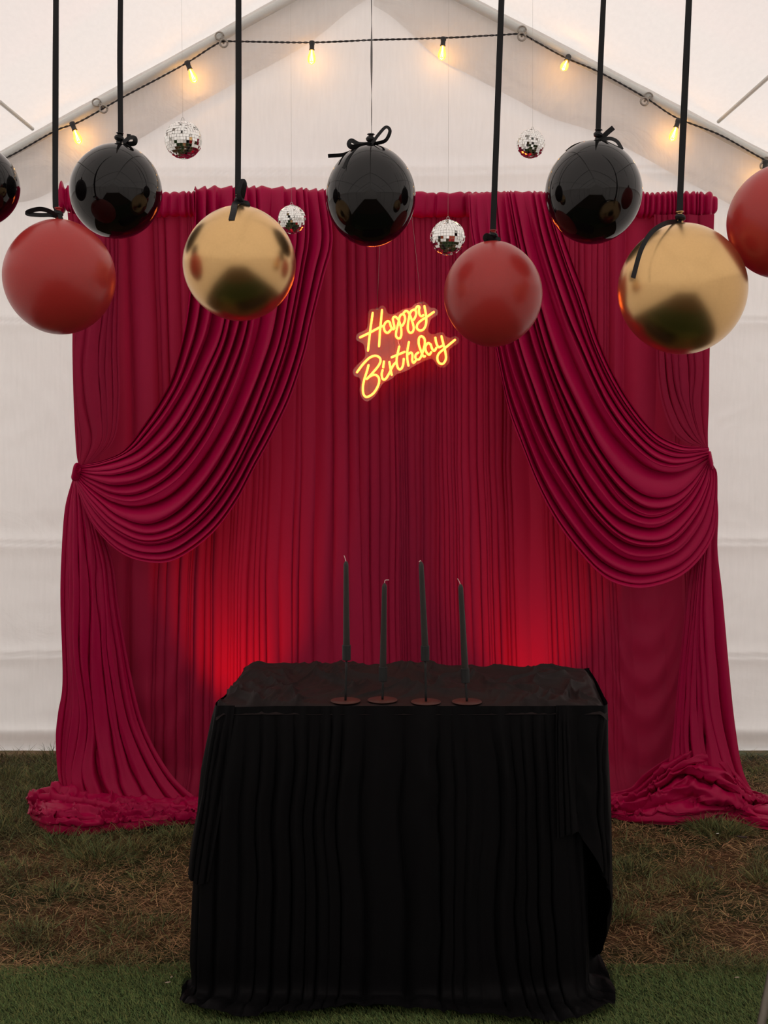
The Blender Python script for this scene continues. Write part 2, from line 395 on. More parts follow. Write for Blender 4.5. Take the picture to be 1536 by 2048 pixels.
hook(1044, 60, 1043, 75, 'metal hook on the right rafter where the light cord meets the pole')
hook(1297, 193, 1288, 204, 'metal hook halfway down the right rafter')
hook(1533, 322, 1527, 333, 'metal hook on the right rafter at the photo edge')

# string lights
sl = thing('string_lights', 'black cord of warm amber filament bulbs along the rafters and across the gable', 'string lights', P(745, 78, YW-.13))
YC = YW-.105
cpath = kp([(-40, 335), (20, 312), (110, 262), (160, 243), (245, 195), (330, 150), (380, 122), (425, 93), (447, 83), (480, 83), (622, 85), (745, 80), (885, 76), (1000, 70), (1043, 69), (1075, 85), (1130, 115), (1200, 145), (1290, 195), (1352, 235), (1440, 270), (1530, 320), (1600, 352)], YC)
cp = catmull(cpath, 700)
s = np.linspace(0, 1, 700)*480
off = np.stack([np.cos(s)*0, np.cos(s), np.sin(s)], -1)*.0028
mb = MB(); mb.tube(cp+off, .0028, 6); mb.tube(cp-off, .0028, 6); mb.build('cord', M['cord'], sl)
for (x0, y0, x1, y1, kind) in ((144, 246, 158, 284, 0), (374, 124, 390, 164, 0), (624, 84, 623, 124, 0), (887, 76, 883, 119, 0), (1137, 113, 1127, 137, 0), (1357, 240, 1346, 273, 0), (1531, 322, 1528, 350, 0)):
    a = P(x0, y0, YC-.01); b = P(x1, y1, YC-.015-(.06 if x0 == 1137 else 0)); d = (b-a); L = np.linalg.norm(d); L = max(L, .105); d /= np.linalg.norm(d)
    pr = [(.006, -.006), (.013, -.004), (.015, 0), (.0145, .012), (.0125, .016), (.0125, .036), (.014, .038), (.0145, .042)]
    V, Fc = lathe(a, d, pr, 20); MB().add(V, Fc).build('socket', M['cord'], sl)
    pb = [(.010, .041), (.0115, .048), (.015, .060), (.0195, .075), (.0215, .088), (.0205, .100), (.016, .109), (.008, .115), (.001, .1165)]
    V, Fc = lathe(a, d, pb, 24); bo = MB().add(V, Fc).build('bulb', M['bulb'], sl)
    mb = MB(); Xa, Ya, Za = axes_for(d)
    for q in (-1, 1): mb.tube([a+d*.055+Xa*q*.002, a+d*.098+Xa*q*.0045], .0016, 6)
    mb.tube([a+d*.042, a+d*.058], .003, 6); mb.build('filament', M['fil'], bo)
    lamp('bulb_light', 'POINT', a+d*.08, BULBW, (1, .52, .16), .015)

# ================================================================== CURTAINS
YB = 6.06
def rear():
    nx, nz = 1500, 110
    rs = np.random.RandomState(4); nf = 84
    wd = rs.gamma(.55, 1, nf)+.16; ed = np.r_[0, np.cumsum(wd)]/wd.sum()
    u = np.linspace(0, 1, nx); v = np.linspace(0, 1, nz); U, V = np.meshgrid(u, v, indexing='ij')
    zt = P(768, 412, YB)[2]; Z = zt+(.015-zt)*V
    xl = np.interp(v, [0, .2, .43, .5, .62, 1], [P(140, 430, YB)[0], P(150, 640, YB)[0], P(158, 930, YB)[0], P(150, 1000, YB)[0], P(140, 1150, YB)[0], P(130, 1560, YB)[0]])
    xr = np.interp(v, [0, .2, .43, .5, .62, 1], [P(1420, 430, YB)[0], P(1416, 640, YB)[0], P(1410, 930, YB)[0], P(1420, 1000, YB)[0], P(1428, 1150, YB)[0], P(1450, 1560, YB)[0]])
    X = xl[None]+(xr-xl)[None]*U
    D = U+.35/nf*fbm(U*22, V*2.2, 60, 3)+.25/nf*vnoise(U*60, V*1.2, 64)
    ph = np.interp(D, ed, np.arange(nf+1)); w_ = np.interp(D, (ed[1:]+ed[:-1])/2, wd/wd.mean())
    Au = np.interp(ph, np.arange(nf+1), rs.rand(nf+1))
    ex = .45+1.5*np.interp(ph, np.arange(nf+1), rs.rand(nf+1))**2
    h = np.abs(np.cos(np.pi*ph))**ex*2-1
    A = .040*(.12+1.0*Au**1.3)*np.clip(w_, .45, 1.1)*(1-.35*V*Au)*(.35+.9*sstep(-.25, .3, fbm(U*9, V*.8, 90, 2)))
    Y = YB-A*h+.008*fbm(U*9, V*3, 66, 3)
    X = X+A*.45*np.sin(2*np.pi*ph)
    # bottom kicks outwards where it meets the grass
    Y = Y-.16*sstep(.93, 1, V)**2*(.6+.4*vnoise(U*12, 0*U, 3))
    # slack U folds near the right side and low left
    def ufold(cx, cz, wx, wz, n, a):
        xx = (X-cx)/wx; zz = (Z-cz)/wz; r = zz-1.1*xx*xx
        m = np.clip(1-np.abs(xx), 0, 1)**1*np.clip(1-np.abs(zz), 0, 1)
        return a*m*np.sin(r*n*np.pi)
    Y = Y-ufold(P(1290, 1350, YB)[0], P(1290, 1380, YB)[2], .26, .55, 6, .022)-ufold(P(300, 1400, YB)[0], P(300, 1420, YB)[2], .3, .5, 4, .010)
    return np.stack([X, Y, Z], -1)
bc = thing('backdrop_curtain', 'full-width burgundy pleated rear curtain hanging behind both tied-back swags', 'curtain', (0, YB, 0))
gridmesh('pleated_panel', rear(), M['wine_sheer'], bc)
def header():
    nx, na = 1400, 26
    x0 = P(118, 380, YB)[0]; x1 = P(1430, 390, YB)[0]; u = np.linspace(0, 1, nx); a = np.linspace(0, 2*np.pi, na, endpoint=False)
    U, A = np.meshgrid(u, a, indexing='ij'); X = x0+(x1-x0)*U
    zc = P(768, 412, YB-.04)[2]+.010*(1-U)+.01*(U > .9)*(U-.9)*10
    rs = np.random.RandomState(8); nf = 95; wd = rs.gamma(2, 1, nf)+.3; ed = np.r_[0, np.cumsum(wd)]/wd.sum()
    ph = np.interp(U+.0012*np.sin(A*1.0+U*60), ed, np.arange(nf+1)); h = np.abs(np.cos(np.pi*ph))
    g = .35+.65*np.interp(U, [0, .1, .17, .25, .55, .6, .7, .8, .9, 1], [1, .8, .35, .9, .25, .3, .6, .8, 1, 1])
    rz = .056+.014*(h-.5)*g+.003*vnoise(U*70, A*.6, 9); ry = .034+.024*(h-.5)*g
    endp = np.minimum(U, 1-U)/.008; rz = rz*np.clip(.55+.45*endp, 0, 1); ry = ry*np.clip(.5+.5*endp, 0, 1)
    Z = zc+rz*np.sign(np.sin(A))*np.abs(np.sin(A))**.55+.004*vnoise(U*25, A*0, 12); Y = YB-.030-ry*np.cos(A)
    # knobbly twist at the left end
    e = sstep(.05, 0, U); Z = Z+e*(.035+.015*np.sin(U*700+A)); Y = Y-e*.03
    return np.stack([X, Y, Z], -1)
gridmesh('rod_pocket', header().transpose(1, 0, 2), M['wine'], bc, closed_u=True)

YS = YB-.10
def sc(pts, s, ox, oy): return [(ox+x/s, oy+y/s) for x, y in pts]
def dprof(n, top=.0, mid=.13, end=.02, p=1.0):
    t = np.linspace(0, 1, n); y = YS-(mid*np.sin(np.pi*np.clip(t, 0, 1)**p))-end*t
    y[0] = YB-.035; y[1:2] = np.minimum(y[1:2], YB-.10)
    return list(y)
def swag(keys, s, ox, oy, bulges, parent, nf, seed, amp=.032):
    kk = []
    for k_, b in zip(keys, bulges):
        q = sc(k_, s, ox, oy); q = [(q[0][0], q[0][1]-3)]+q; kk.append(kp(q, dprof(len(q), mid=b)))
    S = fold_surface(kk, 640, 180, nf, amp, seed, sharp=1.25, lean=.10, over=.75, ratio=.62, drift=.5, ampv=lambda v: np.interp(v, [0, .05, .15, .9, 1], [.04, .35, 1, 1, .5]), amprand=.45)
    return gridmesh('swag', S, M['wine'], parent)
lc = thing('swag_curtain', 'burgundy swag curtain tied back to the left over the pleated backdrop', 'curtain', (P(150, 945, YS)[0], YS, 0), 'tied-back swag curtains')
rc = thing('swag_curtain', 'burgundy swag curtain tied back to the right over the pleated backdrop', 'curtain', (P(1425, 930, YS)[0], YS, 0), 'tied-back swag curtains')
LK = [[(735, 62), (722, 300), (700, 600), (670, 800), (620, 1000), (560, 1120), (470, 1260), (380, 1380), (280, 1430), (180, 1452), (150, 1460)],
      [(905, 62), (890, 400), (860, 740), (790, 950), (700, 1130), (600, 1280), (480, 1400), (370, 1450), (260, 1475), (190, 1482), (142, 1482)],
      [(1080, 62), (1070, 400), (1040, 740), (960, 1000), (860, 1220), (740, 1420), (600, 1570), (450, 1640), (320, 1625), (200, 1560), (134, 1505)],
      [(1250, 66), (1245, 350), (1190, 740), (1120, 980), (1030, 1200), (930, 1400), (800, 1600), (650, 1740), (500, 1790), (350, 1740), (230, 1640), (160, 1560), (131, 1518)],
      [(1412, 70), (1425, 300), (1385, 480), (1330, 720), (1290, 900), (1220, 1110), (1130, 1300), (1050, 1450), (960, 1620), (850, 1770), (720, 1880), (600, 1935), (450, 1925), (330, 1860), (220, 1740), (150, 1600), (128, 1530)]]
swag(LK, 2.56, 100, 360, (.05, .08, .11, .14, .16), lc, 14, 21)
RK = [[(450, 75), (500, 240), (555, 400), (615, 560), (680, 780), (760, 960), (860, 1120), (960, 1230), (1080, 1290), (1170, 1300), (1212, 1302)],
      [(345, 78), (400, 330), (500, 650), (600, 900), (700, 1100), (810, 1260), (920, 1365), (1020, 1400), (1120, 1385), (1218, 1345)],
      [(240, 78), (290, 350), (370, 700), (440, 930), (530, 1150), (640, 1370), (770, 1540), (900, 1620), (1020, 1600), (1130, 1510), (1220, 1368)],
      [(140, 80), (170, 350), (240, 800), (330, 1080), (420, 1300), (540, 1510), (660, 1680), (790, 1790), (920, 1815), (1050, 1780), (1160, 1650), (1220, 1500), (1224, 1382)],
      [(45, 82), (60, 250), (110, 500), (170, 800), (230, 1080), (300, 1280), (380, 1480), (470, 1650), (580, 1800), (700, 1920), (830, 1968), (950, 1962), (1080, 1910), (1180, 1810), (1238, 1680), (1254, 1450), (1232, 1385)]]
swag(RK, 2.438, 920, 360, (.05, .08, .11, .14, .16), rc, 15, 33)

def pan(name, keys, parent, nf, amp, seed, nu=200, nv=120, mat='wine', sharp=.75, lean=.4, ratio=.4, drift=.5, ampv=None, amprand=.5):
    return gridmesh(name, fold_surface(keys, nu, nv, nf, amp, seed, sharp=sharp, lean=lean, ratio=ratio, drift=drift, ampv=ampv, amprand=amprand), M[mat], parent)
def yr(a, b, n): return list(np.linspace(a, b, n))
# left outer panel pulled in to the tie, left tail, pooled hem
Y1 = YB-.05
pan('side_panel', [kp([(138, 425), (147, 560), (146, 700), (148, 800), (153, 900), (157, 930)], yr(Y1, YS, 6)),
    kp([(170, 432), (180, 560), (158, 690), (160, 800), (172, 880), (162, 932)], yr(Y1-.03, YS, 6)),
    kp([(205, 432), (205, 560), (190, 700), (196, 810), (200, 880), (170, 931)], yr(Y1-.03, YS, 6)),
    kp([(238, 432), (238, 600), (238, 700), (240, 800), (228, 880), (180, 930)], yr(Y1+.01, YS, 6))], lc, 7, .016, 5, 120, 100, 'wine_sheer')
pan('tail', [kp([(150, 948), (137, 1010), (130, 1100), (127, 1200), (131, 1360), (122, 1425), (117, 1474), (119, 1540), (125, 1590), (118, 1620)], [5.97, 5.97, 5.96, 5.95, 5.94, 5.93, 5.92, 5.90, 5.87, None]),
    kp([(151, 950), (150, 1040), (150, 1160), (152, 1300), (168, 1440), (152, 1540), (155, 1600), (150, 1630)], [5.95, 5.93, 5.92, 5.91, 5.90, 5.88, 5.84, None]),
    kp([(152, 950), (168, 1030), (178, 1150), (184, 1300), (193, 1440), (210, 1550), (232, 1600), (250, 1634)], [5.94, 5.93, 5.92, 5.91, 5.90, 5.86, 5.82, None]),
    kp([(153, 950), (185, 1040), (205, 1120), (215, 1230), (232, 1370), (255, 1480), (290, 1570), (330, 1628)], [5.94, 5.94, 5.94, 5.93, 5.92, 5.90, 5.86, None]),
    kp([(155, 950), (192, 1040), (222, 1120), (236, 1220), (262, 1360), (290, 1460), (345, 1555), (420, 1620)], [5.95, 5.97, 5.98, 5.98, 5.97, 5.95, 5.91, None])], lc, 9, .026, 7, 340, 150, amprand=1., drift=.9,
    ampv=lambda v: np.interp(v, [0, .1, .9, 1], [.6, 1, 1, .35]))
def pool(name, keys, parent, nf, amp, seed, nu=130, nv=200, wrinkle=.013):
    S = fold_surface(keys, nu, nv, nf, amp, seed, sharp=1.1, lean=.2, over=.5, ratio=.6, drift=1.2, amprand=.7)
    u = np.linspace(0, 1, nu)[:, None]; v = np.linspace(0, 1, nv)[None]
    wx = fbm(u*3+0*v, v*5+0*u, seed, 3); n = fbm(u*3.2+1.5*wx, v*5+1.5*wx, seed+2, 2); n2 = fbm(u*6+2*wx, v*8-2*wx, seed+9, 2); m = np.sin(np.pi*u)**.5
    S[..., 2] += m*(wrinkle*2.2*np.exp(-(n*10)**2)+wrinkle*1.2*np.exp(-(n2*9)**2)); S[..., 2] = np.maximum(S[..., 2], .004); return gridmesh(name, S, M['wine'], parent)
pool('pooled_hem', [kp([(75, 1598), (120, 1585), (200, 1592), (300, 1600), (420, 1600)], [(.03,), (.05,), (.04,), (.05,), (.05,)]),
    kp([(62, 1600), (100, 1592), (170, 1600), (300, 1618), (425, 1612)], [(.06,), (.10,), (.09,), (.05,), (.05,)]),
    kp([(56, 1618), (100, 1620), (180, 1625), (300, 1632), (425, 1630)], [(.05,), (.10,), (.09,), (.05,), (.04,)]),
    kp([(62, 1635), (105, 1645), (180, 1648), (300, 1642), (425, 1637)], [(.03,), (.06,), (.06,), (.035,), (.03,)]),
    kp([(70, 1645), (115, 1664), (180, 1665), (300, 1650), (425, 1642)], [(.006,), (.006,), (.006,), (.006,), (.006,)])], lc, 6, .024, 61)
# right side
pan('side_panel', [kp([(1310, 430), (1312, 600), (1316, 760), (1338, 850), (1370, 885), (1408, 894)], yr(Y1, YS, 6)),
    kp([(1340, 430), (1345, 600), (1352, 760), (1372, 830), (1390, 870), (1410, 894)], yr(Y1-.03, YS, 6)),
    kp([(1380, 430), (1384, 600), (1395, 730), (1390, 800), (1400, 860), (1412, 895)], yr(Y1-.03, YS, 6)),
    kp([(1424, 430), (1419, 600), (1417, 700), (1416, 800), (1415, 860), (1416, 897)], yr(Y1, YS, 6))], rc, 7, .016, 6, 120, 100, 'wine_sheer')
pan('tail', [kp([(1418, 940), (1398, 1060), (1378, 1160), (1368, 1260), (1356, 1380), (1345, 1490), (1335, 1540), (1330, 1600)], [5.97, 5.97, 5.97, 5.96, 5.95, 5.92, 5.90, 5.84]),
    kp([(1420, 940), (1408, 1060), (1395, 1160), (1388, 1260), (1380, 1380), (1380, 1490), (1400, 1560), (1420, 1620)], [5.95, 5.94, 5.93, 5.92, 5.91, 5.88, 5.84, 5.79]),
    kp([(1423, 940), (1418, 1060), (1412, 1160), (1412, 1260), (1416, 1380), (1430, 1480), (1455, 1560), (1490, 1625)], [5.94, 5.93, 5.92, 5.91, 5.90, 5.88, 5.84, None]),
    kp([(1427, 938), (1432, 1020), (1431, 1100), (1440, 1190), (1453, 1340), (1467, 1463), (1486, 1555), (1530, 1622)], [5.96, 5.96, 5.95, 5.94, 5.93, 5.91, 5.87, None])], rc, 8, .026, 9, 320, 150, amprand=1., drift=.9,
    ampv=lambda v: np.interp(v, [0, .1, .9, 1], [.6, 1, 1, .5]))
c5 = lambda p: sc(p, 3.303, 1080, 1100)
pool('pooled_hem', [kp(c5([(380, 1640), (600, 1590), (700, 1490), (850, 1390), (960, 1330), (1100, 1330), (1200, 1390), (1300, 1490), (1400, 1600), (1540, 1640)]), [5.9, 5.92, 5.92, 5.92, 5.92, 5.92, 5.90, 5.86, 5.83, None]),
    kp(c5([(380, 1665), (620, 1650), (760, 1540), (900, 1440), (1050, 1395), (1180, 1430), (1270, 1530), (1400, 1640), (1560, 1680)]), [5.84, 5.84, 5.84, 5.85, 5.84, 5.83, 5.81, 5.78, None]),
    kp(c5([(380, 1690), (650, 1700), (850, 1610), (1000, 1560), (1150, 1560), (1280, 1600), (1400, 1690), (1560, 1720)]), [5.76, 5.76, 5.77, 5.77, 5.76, 5.75, 5.73, None]),
    kp(c5([(380, 1715), (600, 1755), (850, 1740), (1000, 1720), (1150, 1700), (1300, 1720), (1420, 1770), (1560, 1790)]), [(.03,), (.04,), (.06,), (.07,), (.07,), (.05,), (.04,), (.04,)]),
    kp(c5([(380, 1730), (560, 1785), (750, 1805), (950, 1805), (1150, 1780), (1300, 1790), (1420, 1830), (1560, 1860)]), [(.006,)]*8)], rc, 7, .028, 71, 200, 280, .008)
# tiebacks: gathered cloth wound at the tie points
def tie(px, py, par, sg):
    c = P(px, py, YS-.02); mb = MB()
    for i in range(6):
        a = np.linspace(0, 2*np.pi, 22); r = .016+.002*i
        mb.tube(np.stack([c[0]-sg*.012+.007*np.cos(a)+sg*.002*i, c[1]-.035+.05*np.cos(a)*.5, c[2]+.012-.008*i+(.020-.001*i)*np.sin(a)], -1), .0065, 6)
    mb.build('tieback', M['wine'], par)
tie(153, 941, lc, -1); tie(1421, 918, rc, 1)

# ================================================================== RED UPLIGHTS
for px, e, side in ((468, 1.0, 'left'), (1072, .75, 'right')):
    b = np.array([P(px, 1600, 5.70)[0], 5.70, 0])
    t = thing('uplight', 'small black LED uplight on the grass behind the %s end of the table' % side, 'uplight', b)
    V, Fc = lathe(b+[0, 0, .005], (0, 0, 1), [(.05, 0), (.055, .004), (.055, .075), (.05, .08), (.045, .078), (.043, .070)], 28); MB().add(V, Fc).build('housing', M['iron'], t)
    lamp('red_beam', 'SPOT', b+np.array([0, 0, .10]), UPLIGHT*e, (1, .012, .010), .04, (math.radians(163), 0, 0), spot_size=math.radians(56), spot_blend=1.0)

# ================================================================== NEON SIGN
YN = 5.90
sign = thing('neon_sign', 'yellow neon script sign reading Happy Birthday on clear acrylic before the curtain', 'sign', P(805, 800, YN))
A_ = lambda p: sc(p, 8.533, 705, 600); B_ = lambda p: sc(p, 6.982, 700, 660)
strokes = [A_(q) for q in (
    [(347, 205), (325, 360), (300, 540), (262, 880)], [(505, 155), (490, 320), (470, 520), (452, 805)],
    [(115, 645), (290, 560), (420, 490), (530, 435)],
    [(650, 400), (610, 362), (560, 390), (535, 460), (555, 535), (600, 560), (645, 520), (675, 480)],
    [(635, 375), (655, 450), (690, 500), (715, 470), (700, 390), (690, 315), (725, 285), (775, 325), (805, 390), (830, 490), (833, 590), (815, 645), (780, 655), (745, 620), (745, 550), (768, 450), (790, 360), (805, 285), (840, 245), (885, 262), (897, 330), (875, 400), (835, 455)],
    [(858, 245), (890, 200), (925, 188), (960, 220), (1000, 310), (1035, 420), (1045, 490), (1020, 550), (975, 555), (945, 500), (948, 400), (965, 300), (985, 220), (1020, 175), (1065, 170), (1088, 220), (1072, 290), (1035, 350)],
    [(1070, 165), (1105, 112), (1140, 118), (1133, 180), (1145, 250), (1180, 278), (1220, 250)],
    [(1225, 90), (1245, 200), (1260, 320), (1250, 430), (1205, 505), (1145, 520), (1100, 480), (1108, 415), (1170, 350), (1280, 280), (1400, 195)])]
strokes += [B_(q) for q in (
    [(90, 600), (180, 480), (270, 390), (350, 360), (412, 385), (425, 440), (390, 510), (310, 605), (225, 695)],
    [(225, 690), (300, 635), (365, 630), (405, 680), (395, 770), (330, 880), (240, 935), (190, 900), (180, 800), (200, 690), (235, 580), (262, 478)],
    [(475, 428), (462, 535)], [(458, 548), (442, 620), (460, 688), (500, 680), (550, 600), (600, 500), (645, 445)],
    [(548, 435), (565, 540), (585, 640)], [(690, 220), (665, 330), (650, 430), (665, 520), (700, 552), (738, 500), (752, 390)],
    [(570, 385), (680, 340), (775, 300)], [(825, 155), (800, 300), (800, 400), (818, 510)],
    [(803, 345), (850, 315), (872, 350), (870, 425), (890, 458), (930, 410)],
    [(965, 308), (918, 345), (918, 400), (962, 410), (1000, 350), (1040, 220), (1042, 130), (1002, 88), (965, 112), (960, 190), (990, 290), (1025, 368), (1060, 360)],
    [(1128, 205), (1092, 182), (1055, 230), (1062, 300), (1105, 345), (1140, 300)], [(1125, 190), (1148, 265), (1180, 290), (1210, 240)],
    [(1190, 95), (1205, 180), (1238, 240), (1295, 215)],
    [(1275, 75), (1300, 180), (1330, 300), (1340, 400), (1300, 470), (1245, 460), (1220, 400), (1240, 330), (1330, 250), (1475, 130)])]
for i, q in enumerate(strokes):
    L = catmull(kp(q, YN-.022-.0015*(i % 3)), max(8, 6*len(q)))
    d0 = L[0]-L[1]; r = np.full(len(L), .0053); r[0] = r[-1] = .0035
    MB().tube(L, r, 10).build('neon_tube', M['neon'], sign)
ol = A_([(60, 620), (95, 570), (230, 500), (258, 420), (272, 220), (320, 152), (420, 152), (500, 96), (560, 130), (600, 220), (680, 245), (800, 200), (880, 150), (1000, 130), (1070, 65), (1200, 26), (1270, 60), (1330, 130), (1400, 135), (1458, 190), (1440, 260), (1340, 330), (1310, 420), (1290, 520), (1335, 578)])
ol += B_([(1170, 58), (1290, 30), (1335, 85), (1400, 110), (1470, 86), (1522, 132), (1500, 190), (1400, 260), (1380, 320), (1392, 430), (1350, 500), (1290, 527), (1220, 500), (1180, 440), (1130, 402), (1000, 450), (870, 520), (820, 555), (720, 595), (645, 622), (580, 685), (470, 740), (420, 810), (340, 930), (240, 997), (165, 945), (135, 840), (150, 740), (130, 670), (62, 640), (40, 580), (80, 510), (200, 390), (212, 320), (190, 205), (130, 166), (85, 132)])
olp = catmull(kp(ol+[ol[0]], YN), 260)[:-1]; n = len(olp)
Vv = np.vstack([olp+[0, -.003, 0], olp+[0, .003, 0]])
mesh('acrylic_backing', Vv, [tuple(range(n)), tuple(range(2*n-1, n-1, -1))]+[(i, i+n, (i+1) % n+n, (i+1) % n) for i in range(n)], M['acrylic'], sign, smooth=False)
mb = MB()
for a, b in (((754, 620), (762, 432)), ((842, 603), (824, 432))):
    mb.tube([P(*a, YN), P(*b, YB-.075)], .0006, 5)
mb.build('hanging_thread', M['hook'], sign)
for a in ((754, 618), (842, 606)):
    c = P(*a, YN); t_ = np.linspace(0, 2*np.pi, 11); MB().tube(np.stack([c[0]+.005*np.cos(t_), c[1]+.006*np.sin(t_), c[2]+.004*np.sin(t_)], -1), .0012, 6).build('hanging_ring', M['hook'], sign)
MB().tube(catmull(kp([(796, 680), (797, 686), (799, 691)], YN-.01), 6), .0015, 6).build('tube_wire', M['wick'], sign)

# ================================================================== BALLOONS
def ceil_pt(x0, y0, x1, y1, Y):
    """where a ribbon seen through two pixels reaches the roof"""
    a = P(x0, y0, Y); b = P(x1, y1, Y); d = b-a; t = 1.0
    for _ in range(400):
        q = a+d*t
        if q[2] >= roof_z(np.array(q[0]))-.035: break
        t += .02
    return q
def balloon(mat, x0, x1, y0, y1, Y, knot, ribbon, bows, label, col, group, wpx=12, rtw=.0):
    cz = P((x0+x1)/2, (y0+y1)/2, Y); s_ = scale_at(Y, cz[2]); R = (x1-x0)/2/s_; H = (y1-y0)/2/s_; H2 = H*1.0
    kn = P(*knot, Y); ax = kn-cz; ax /= np.linalg.norm(ax); ax = ax*np.array([.6, 1, 1]); ax /= np.linalg.norm(ax)
    t = thing('balloon', label, 'balloon', cz-[0, 0, H], group)
    th = np.linspace(.02, np.pi-.05, 60); pr = []
    for q in th:
        h = -np.cos(q); r = np.sin(q)*(1-.05*max(0, h)**2+.015*(1-h*h)); pr.append((R*r, H2*h*(1+.0)))
    pr += [(.011, H+.004), (.008, H+.010), (.007, H+.016)]
    V, Fc = lathe(cz, ax, pr, 72); MB().add(V, Fc).build('balloon_body', M[mat], t)
    top = cz+ax*(H+.016)
    V, Fc = lathe(top, ax, [(.006, -.004), (.011, 0), (.013, .003), (.011, .006), (.007, .012), (.010, .016), (.013, .017), (.012, .019), (.004, .019)], 20); MB().add(V, Fc).build('tied_neck', M[mat], t)
    wd = wpx/s_
    top2 = top+ax*.006; pts = [top2]+[P(*q, Y) for q in ribbon]; tp = ceil_pt(*ribbon[-2], *ribbon[-1], Y) if len(ribbon) > 1 else np.array([pts[-1][0], Y, float(roof_z(np.array(pts[-1][0])))-.03])
    pts = catmull(np.array(pts), 24); L = np.vstack([pts, [pts[-1]+(tp-pts[-1])*q for q in np.linspace(.04, 1, 14)]])
    rb = strip(L, wd, rtw+.12*np.sin(np.arange(len(L))*.35), mb=None)
    ro = rb.build('ribbon', M['satin'], t, smooth=False)
    mb = MB()
    V, Fc = lathe(top+ax*.0-np.array([0, .004, 0]), ax+np.array([.25, 0, 0]), [(.008, -.009), (.014, -.006), (.017, 0), (.014, .007), (.008, .010)], 14); mb.add(V, Fc)
    for pts_, tw, wf, dy in bows:
        n_ = len(pts_)
        if pts_[0] == pts_[-1]: dq = -.012+dy*np.sin(np.linspace(0, np.pi, n_))+.008*np.linspace(-1, 1, n_)
        else: dq = -.01+(dy+.01)*np.linspace(0, 1, n_)**.7
        q = np.array([P(*a, Y+e_) for a, e_ in zip(pts_, dq)])
        strip(catmull(q, 8*n_), wd*wf, tw, mb=mb)
    mb.build('bow', M['satin'], ro, smooth=False)
    return t
gB, gR, gG = 'black balloons on ribbons', 'red balloons on ribbons', 'gold balloons on ribbons'
balloon('b_red', 10, 228, 440, 668, 3.95, (117, 441), [(111, 405), (111, 200), (112, 0)], [
    ([(114, 433), (100, 423), (80, 418), (58, 423), (56, 428), (80, 430), (102, 430), (114, 433)], .25, .75, -.02), ([(113, 430), (118, 424), (120, 432), (123, 440)], .3, .7, -.02)],
    'brick-red balloon at far left below the black balloon, hung on a wide black ribbon', 'red', gR, 12)
balloon('b_black', 142, 322, 289, 476, 4.2, (243, 290), [(241, 265), (240, 120), (241, 0)], [
    ([(246, 286), (258, 276), (269, 276), (269, 286), (256, 288), (246, 286)], .3, .9, -.02), ([(246, 288), (243, 298), (251, 308), (262, 305), (260, 296), (248, 288), (246, 288)], .5, .6, -.03), ([(246, 285), (256, 278), (258, 268)], .2, .8, -.01)],
    'glossy black balloon at upper left, between the left disco ball and the red balloon', 'black', gB, 11)
balloon('b_gold', 368, 590, 413, 641, 4.05, (480, 414), [(476, 385), (477, 200), (477, 0)], [
    ([(482, 405), (477, 385), (484, 362), (489, 368), (486, 386), (482, 405)], .3, .85, -.015), ([(480, 402), (470, 408), (467, 422), (463, 440)], 0, 1.0, -.135), ([(482, 404), (494, 405), (496, 412), (486, 410), (482, 404)], .4, .7, -.02)],
    'shiny gold balloon left of centre with a short black ribbon tail on its front', 'gold', gG, 12)
balloon('b_black', 653, 830, 292, 492, 4.15, (742, 294), [(743, 262), (743, 120), (743, 0)], [
    ([(744, 287), (758, 268), (772, 254), (780, 262), (772, 280), (757, 286), (744, 287)], .35, .62, -.01), ([(742, 288), (722, 292), (704, 294), (698, 288), (703, 281), (718, 288), (742, 288)], .3, .85, -.01),
    ([(740, 290), (715, 298), (688, 309), (656, 312)], .25, .62, -.02), ([(738, 292), (716, 300), (698, 315), (687, 337)], .2, .55, -.11), ([(745, 291), (757, 296), (768, 305), (760, 306), (750, 300), (745, 291)], .4, .5, -.05)],
    'glossy black balloon above the neon sign, on a thin cord with a large bow', 'black', gB, 12, .93)
balloon('b_red', 889, 1083, 483, 693, 4.25, (986, 484), [(986, 460), (995, 220), (1003, 0)], [
    ([(985, 480), (974, 471), (970, 476), (974, 481), (985, 480)], .2, .8, -.01), ([(985, 480), (994, 477), (1000, 481)], .2, .7, -.02)],
    'brick-red balloon right of the neon sign in front of the right swag', 'red', gR, 12)
balloon('b_black', 1092, 1282, 283, 487, 4.15, (1200, 285), [(1196, 270), (1201, 130), (1207, 0)], [
    ([(1200, 282), (1212, 268), (1227, 255)], 0, .9, -.02), ([(1200, 283), (1218, 277), (1234, 283), (1244, 299)], .3, .8, -.05), ([(1196, 284), (1170, 286), (1148, 293), (1133, 304)], .2, .7, .06), ([(1200, 285), (1208, 287), (1214, 292)], .2, .8, -.04)],
    'glossy black balloon at upper right between the right disco ball and the gold balloon', 'black', gB, 11)
balloon('b_gold', 1239, 1490, 448, 708, 3.85, (1356, 450), [(1359, 425), (1368, 220), (1378, 0)], [
    ([(1355, 443), (1330, 447), (1303, 465), (1282, 500), (1266, 556)], .1, .72, -.16), ([(1356, 446), (1362, 441), (1360, 448)], .3, .6, -.01)],
    'largest shiny gold balloon, at right, long ribbon tail down its left side', 'gold', gG, 13)
balloon('b_black', -138, 36, 288, 455, 4.05, (-50, 290), [(-50, 265), (-50, 120), (-50, 0)], [([(-50, 286), (-70, 275), (-80, 285), (-50, 286)], .3, .8, -.01)],
    'glossy black balloon cut off by the left edge of the photo', 'black', gB, 11)
balloon('b_red', 1458, 1670, 330, 556, 3.95, (1562, 331), [(1566, 300), (1572, 150), (1580, 0)], [([(1562, 326), (1545, 318), (1540, 326), (1562, 326)], .3, .8, -.01)],
    'brick-red balloon cut off by the right edge of the photo', 'red', gR, 12)

